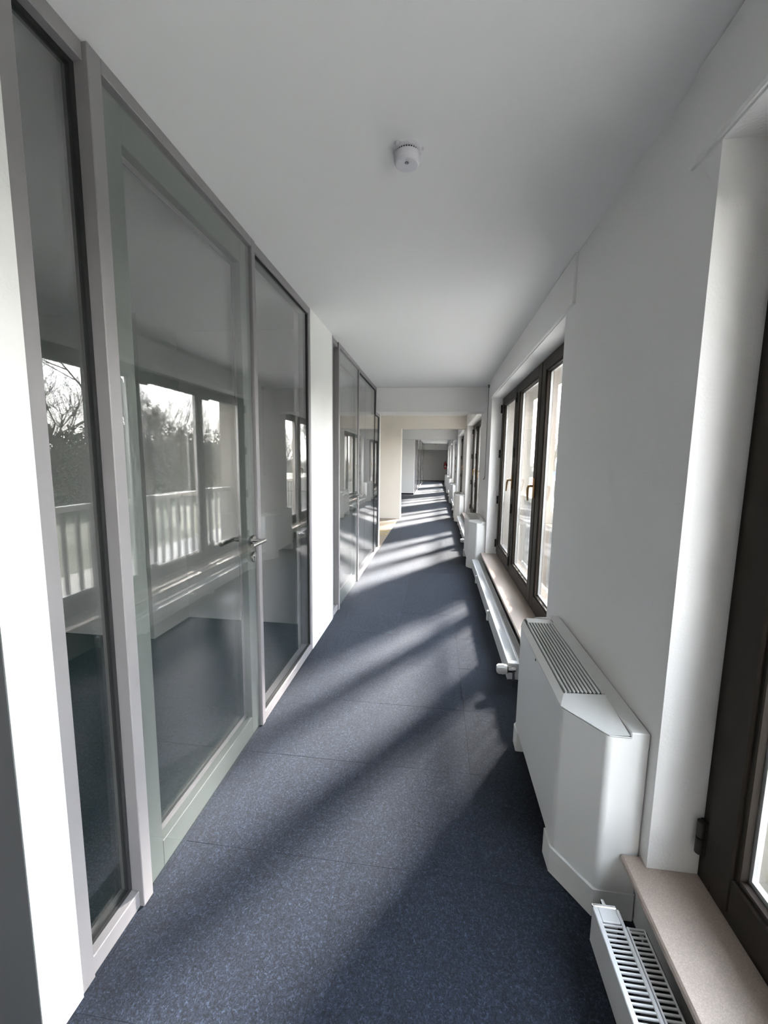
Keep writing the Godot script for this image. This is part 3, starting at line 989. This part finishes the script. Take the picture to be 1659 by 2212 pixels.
# ------------------------------------------------------------------ small things indoors
func build_small_things() -> void:
	# smoke detectors
	var d := thing("smoke_detector", Vector3(-0.131, CH, -1.545))
	var st := new_st()
	lathe(st, [Vector2(0.0, 0.0), Vector2(0.056, 0.0), Vector2(0.056, -0.012), Vector2(0.050, -0.014), Vector2(0.0, -0.014)])
	for k in 3:
		var a := TAU * k / 3.0 + 0.1
		box(st, Vector3(cos(a) * 0.058 - 0.006, -0.012, sin(a) * 0.058 - 0.006), Vector3(cos(a) * 0.058 + 0.006, -0.001, sin(a) * 0.058 + 0.006), 0.002)
	obj("base", st, M.detector_plastic, d)
	st = new_st()
	lathe(st, [Vector2(0.0, -0.014), Vector2(0.044, -0.014), Vector2(0.044, -0.026), Vector2(0.0, -0.026)])
	var ch := obj("sensing_chamber", st, M.black_plastic, d)
	st = new_st()
	for k in 30:
		var a := TAU * k / 30.0
		var r := Vector3(cos(a), 0, sin(a)) * 0.0455
		var tg := Vector3(-sin(a), 0, cos(a)) * 0.0018
		quad(st, r - tg + Vector3(0, -0.014, 0), r + tg + Vector3(0, -0.014, 0), r + tg + Vector3(0, -0.026, 0), r - tg + Vector3(0, -0.026, 0), r.normalized())
		quad(st, r * 0.97 - tg + Vector3(0, -0.014, 0), r - tg + Vector3(0, -0.014, 0), r - tg + Vector3(0, -0.026, 0), r * 0.97 - tg + Vector3(0, -0.026, 0), -tg.normalized())
	obj("vent_ribs", st, M.detector_plastic, ch)
	st = new_st()
	lathe(st, [Vector2(0.051, -0.026), Vector2(0.052, -0.030), Vector2(0.0515, -0.046), Vector2(0.049, -0.058), Vector2(0.045, -0.066), Vector2(0.041, -0.069), Vector2(0.0, -0.0705)].map(func(v): return v), 36)
	lathe(st, [Vector2(0.0, -0.026), Vector2(0.051, -0.026)], 36)
	obj("cover", st, M.detector_plastic, d)
	st = new_st()
	lathe(st, [Vector2(0.0075, -0.0703), Vector2(0.0075, -0.0715), Vector2(0.0, -0.0715)], 18)
	var lamp := obj("lens", st, M.black_plastic, d, Vector3(0.0, 0, 0.016))
	st = new_st()
	box(st, Vector3(-0.0008, -0.0725, -0.006), Vector3(0.0008, -0.0714, 0.006))
	box(st, Vector3(-0.0045, -0.0725, -0.005), Vector3(-0.0032, -0.0714, 0.005))
	box(st, Vector3(0.0032, -0.0725, -0.005), Vector3(0.0045, -0.0714, 0.005))
	obj("lens_bars", st, M.detector_plastic, lamp)
	d.scale = Vector3(0.88, 0.70, 0.88)
	tag(d, "round white smoke detector on the ceiling in the foreground", "smoke detector")
	var d2 := dup(d, "smoke_detector", Vector3(-0.131, CH, -28.0))
	tag(d2, "tiny distant smoke detector on the ceiling by the last beam", "smoke detector")

	# crank rod of the blind beside the second window
	var c := thing("blind_crank_rod", Vector3(RX - 0.012, 0, -5.86))
	st = new_st()
	tube(st, [Vector3(0.0, 2.44, -0.02), Vector3(-0.006, 1.3, 0.02), Vector3(-0.008, 1.24, 0.025)], [0.004, 0.004, 0.004], 8)
	obj("rod", st, M.grey_rod, c)
	st = new_st()
	box(st, Vector3(-0.012, 2.43, -0.035), Vector3(0.012, 2.47, -0.005), 0.003)
	obj("swivel_bracket", st, M.grey_rod, c)
	st = new_st()
	tube(st, [Vector3(-0.008, 1.25, 0.025), Vector3(-0.010, 1.22, 0.022), Vector3(-0.022, 1.205, 0.0), Vector3(-0.020, 1.215, -0.02)], [0.006, 0.006, 0.005, 0.004], 8)
	obj("hook_end", st, M.grey_rod, c)
	tag(c, "thin grey blind crank rod hanging on the pier past the second window", "crank rod")

	# fire extinguisher above the farthest convectors
	var e := thing("fire_extinguisher", Vector3(0.535, 0.86, -28.1))
	st = new_st()
	lathe(st, [Vector2(0.0, 0.0), Vector2(0.075, 0.0), Vector2(0.082, 0.012), Vector2(0.082, 0.36), Vector2(0.07, 0.41), Vector2(0.035, 0.45), Vector2(0.02, 0.47), Vector2(0.0, 0.47)].map(func(v): return v), 20)
	var body := obj("cylinder", st, M.red_enamel, e)
	st = new_st()
	for k in 6:
		var a0 := PI * 0.5 - 0.75 + 0.25 * k
		var p0 := Vector3(cos(a0) * 0.0835, 0.12, sin(a0) * 0.0835)
		var p1 := Vector3(cos(a0 + 0.25) * 0.0835, 0.12, sin(a0 + 0.25) * 0.0835)
		quad(st, p0, p1, p1 + Vector3(0, 0.1, 0), p0 + Vector3(0, 0.1, 0), (p0 + p1 - Vector3(0, 0.24, 0)).normalized())
	obj("label", st, M.paper_label, body)
	st = new_st()
	tube(st, [Vector3(0, 0.47, 0), Vector3(0, 0.53, 0)], [0.022, 0.02], 10)
	box(st, Vector3(-0.012, 0.52, -0.03), Vector3(0.012, 0.545, 0.12), 0.003)
	box(st, Vector3(-0.012, 0.56, -0.03), Vector3(0.012, 0.578, 0.13), 0.003)
	obj("valve_handle", st, M.black_plastic, e)
	st = new_st()
	tube(st, [Vector3(-0.02, 0.50, 0), Vector3(-0.08, 0.49, 0.02), Vector3(-0.098, 0.35, 0.03), Vector3(-0.095, 0.1, 0.03)], [0.010, 0.010, 0.010, 0.013], 8)
	obj("hose", st, M.black_plastic, e)
	st = new_st()
	box(st, Vector3(0.075, 0.18, -0.03), Vector3(RX - 0.535, 0.34, 0.03), 0.003)
	obj("wall_bracket", st, M.black_plastic, e)
	tag(e, "small red fire extinguisher hung on a pier near the far end wall", "fire extinguisher")

# ------------------------------------------------------------------ outdoors
const GROUND := -3.3
var last_twigs := 2

func grow(st: SurfaceTool, tw: SurfaceTool, r: RandomNumberGenerator, at: Vector3, dir: Vector3, len: float, rad: float, depth: int, deepest: int) -> void:
	var pts: Array = [at]
	var radii: Array = [rad]
	var d := dir
	var p := at
	var segs := 3 if depth < 3 else 2
	for k in segs:
		d = (d + Vector3(r.randf_range(-0.22, 0.22), r.randf_range(-0.08, 0.20), r.randf_range(-0.22, 0.22))).normalized()
		p += d * len / segs
		pts.append(p)
		radii.append(maxf(0.005, rad * lerpf(1.0, 0.62, float(k + 1) / segs)))
	tube(st if depth < 3 else tw, pts, radii, [9, 7, 5, 4, 3, 3, 3][depth], false)
	if depth >= deepest: return
	var n := [6, 5, 4, 4, 3, last_twigs][depth] as int
	for k in n:
		var f := lerpf(0.35, 1.0, float(k + 1) / n)
		var i := mini(int(f * segs), segs - 1)
		var base: Vector3 = (pts[i] as Vector3).lerp(pts[i + 1], f * segs - i if f < 1.0 else 1.0)
		var side := d.cross(Vector3(r.randf_range(-1, 1), r.randf_range(-1, 1), r.randf_range(-1, 1))).normalized()
		var nd := (d * r.randf_range(0.45, 0.9) + side * r.randf_range(0.4, 0.75) + Vector3.UP * 0.15).normalized()
		grow(st, tw, r, base, nd, len * r.randf_range(0.52, 0.74), maxf(0.004 + 0.0013 * last_twigs, rad * r.randf_range(0.44, 0.6)), depth + 1, deepest)

func make_tree(sd: int, height: float, deepest: int, twigs := 2) -> Node3D:
	last_twigs = twigs
	var r := RandomNumberGenerator.new()
	r.seed = sd
	var o := thing("bare_tree")
	var st := new_st()
	var tw := new_st()
	grow(st, tw, r, Vector3.ZERO, Vector3.UP, height * 0.42, height * 0.013, 0, deepest)
	obj("trunk_and_boughs", st, M.bark, o)
	tag(obj("twigs", tw, M.twig_bark, o), "", "", "", "stuff")
	return o

func leaf_mesh() -> ArrayMesh:
	var st := new_st()
	tri(st, Vector3(0, 0, 0), Vector3(0.05, 0.02, 0.08), Vector3(0, 0.0, 0.17))
	tri(st, Vector3(0, 0, 0), Vector3(0, 0.0, 0.17), Vector3(-0.05, 0.02, 0.08))
	return mesh_of(st, M.shrub_leaf)

func make_shrub(sd: int, w: float, h: float, n: int, leaf: Mesh, tone: Color) -> Node3D:
	var r := RandomNumberGenerator.new()
	r.seed = sd
	var o := thing("shrub")
	var st := new_st()
	for k in 9:
		var a := r.randf() * TAU
		var tip := Vector3(cos(a) * w * 0.35, h * r.randf_range(0.6, 0.9), sin(a) * w * 0.35)
		tube(st, [Vector3(cos(a) * 0.1, 0, sin(a) * 0.1), tip * 0.5 + Vector3(0, 0.1, 0), tip], [0.03, 0.02, 0.008], 4, false)
	obj("stems", st, M.bark, o)
	var mm := MultiMesh.new()
	mm.transform_format = MultiMesh.TRANSFORM_3D
	mm.use_colors = true
	mm.mesh = leaf
	mm.instance_count = n
	for k in n:
		var v := Vector3(r.randfn(), r.randfn(), r.randfn()).normalized() * pow(r.randf(), 0.4)
		v = Vector3(v.x * w * 0.5, h * 0.52 + v.y * h * 0.48, v.z * w * 0.5)
		var b := Basis(Vector3.UP, r.randf() * TAU) * Basis(Vector3.RIGHT, r.randf_range(-1.2, 1.2))
		mm.set_instance_transform(k, Transform3D(b.scaled(Vector3.ONE * r.randf_range(1.2, 2.6)), v))
		var s := r.randf_range(0.7, 1.35)
		mm.set_instance_color(k, Color(tone.r * s, tone.g * s, tone.b * s))
	var mi := MultiMeshInstance3D.new()
	mi.multimesh = mm
	mi.name = "foliage"
	mi.set_meta("kind", "stuff")
	o.add_child(mi, true)
	return o

func build_outdoors() -> void:
	var st := new_st()
	box(st, Vector3(1.18, GROUND - 0.3, 12), Vector3(12.5, GROUND, -75))
	tag(obj("pavement", st, M.pale_paving), "pale paved strip at the foot of the building outside the windows", "pavement", "", "structure")
	st = new_st()
	box(st, Vector3(12.5, GROUND - 0.3, 40), Vector3(120, GROUND - 0.02, -130))
	tag(obj("lawn", st, M.lawn), "green lawn between the pavement and the bare trees", "lawn", "", "structure")
	st = new_st()
	box(st, Vector3(0.9, GROUND - 0.3, 2.5), Vector3(1.17, -0.3, -30.4))
	wall("wall_outside_lower", st, M.cream_stone, "cream outside wall of the storey below the corridor windows")

	# trees: three kinds, copied
	var kinds := [make_tree(5, 11.5, 6), make_tree(17, 12.2, 6, 3), make_tree(29, 10.0, 6)]
	var spots := [
		[0, 13.8, -7.5, 0.0, 0.72], [1, 14.8, -20.5, 1.1, 1.8], [2, 14.0, -0.5, 2.2, 0.85],
		[0, 24.0, -9.0, 2.5, 1.0], [1, 22.5, -35.0, 0.4, 0.9], [2, 14.5, -37.0, 4.0, 0.9],
		[0, 27.0, -18.5, 3.4, 0.9], [1, 15.0, -56.0, 2.0, 1.0], [2, 24.0, -50.0, 5.0, 1.0],
		[2, 14.0, 8.0, 0.7, 0.9], [0, 15.5, -45.0, 4.4, 0.9], [2, 29.0, -41.0, 1.9, 1.0], [2, 14.2, -15.0, 2.9, 0.9], [0, 17.0, -28.5, 5.6, 0.9]]
	var used := {}
	for s in spots:
		var src: Node3D = kinds[s[0]]
		var o: Node3D = src if not used.has(s[0]) else dup(src, "bare_tree", Vector3.ZERO)
		used[s[0]] = true
		o.position = Vector3(s[1], GROUND, s[2])
		o.rotation.y = s[3]
		o.scale = Vector3.ONE * s[4]
		tag(o, "leafless tree with fine branches standing beyond the windows", "tree", "bare trees beyond the windows")
	# undergrowth
	var leaf := leaf_mesh()
	var shrubs := [make_shrub(3, 4.2, 3.6, 2600, leaf, Color(1.0, 1.0, 1.0)), make_shrub(7, 3.4, 4.6, 2600, leaf, Color(0.9, 0.85, 0.8))]
	var r := RandomNumberGenerator.new()
	r.seed = 77
	for k in 26:
		var src: Node3D = shrubs[k % 2]
		var o: Node3D = src if k < 2 else dup(src, "shrub", Vector3.ZERO)
		o.position = Vector3(31.0 + (k % 2) * 7.5 + r.randf_range(-0.8, 0.8), GROUND, 6.0 - k * 3.3 + r.randf_range(-0.6, 0.6))
		o.rotation.y = r.randf() * TAU
		o.scale = Vector3.ONE * r.randf_range(1.5, 2.1)
		tag(o, "dull green leafy shrub in the undergrowth below the bare trees", "shrub", "shrubs beyond the windows")
	# road signs
	var n := thing("no_entry_sign", Vector3(10.0, GROUND, -45.0))
	st = new_st()
	tube(st, [Vector3.ZERO, Vector3(0, 4.2, 0)], [0.035, 0.035], 8)
	obj("post", st, M.galvanised, n)
	st = new_st()
	tube(st, [Vector3(0, 2.66, 0.04), Vector3(0, 2.66, 0.055)], [0.31, 0.31], 28)
	var face := obj("sign_face", st, M.sign_red, n)
	st = new_st()
	box(st, Vector3(-0.23, 2.61, 0.055), Vector3(0.23, 2.71, 0.06))
	obj("white_bar", st, M.sign_white, face)
	st = new_st()
	tube(st, [Vector3(0, 3.9, 0.04), Vector3(0, 3.9, 0.055)], [0.24, 0.24], 24)
	obj("upper_sign", st, M.sign_white, n)
	n.rotation.y = -0.22
	tag(n, "red round no-entry road sign with a white bar on a grey post", "road sign")
	var b := thing("blue_road_sign", Vector3(11.6, GROUND, -43.5))
	st = new_st()
	tube(st, [Vector3.ZERO, Vector3(0, 3.6, 0)], [0.035, 0.035], 8)
	obj("post", st, M.galvanised, b)
	st = new_st()
	tube(st, [Vector3(0, 3.45, 0.04), Vector3(0, 3.45, 0.055)], [0.30, 0.30], 28)
	obj("sign_face", st, M.sign_blue, b)
	st = new_st()
	box(st, Vector3(-0.2, 2.85, 0.04), Vector3(0.2, 3.12, 0.055))
	obj("lower_plate", st, M.sign_white, b)
	b.rotation.y = -0.25
	tag(b, "blue round road sign with a white plate below on a grey post", "road sign")

func _ready() -> void:
	rng.seed = 1
	make_materials()
	set_camera_and_light()
	build_shell()
	build_windows()
	build_railings()
	build_partitions()
	build_convectors()
	build_radiators()
	build_small_things()
	build_outdoors()
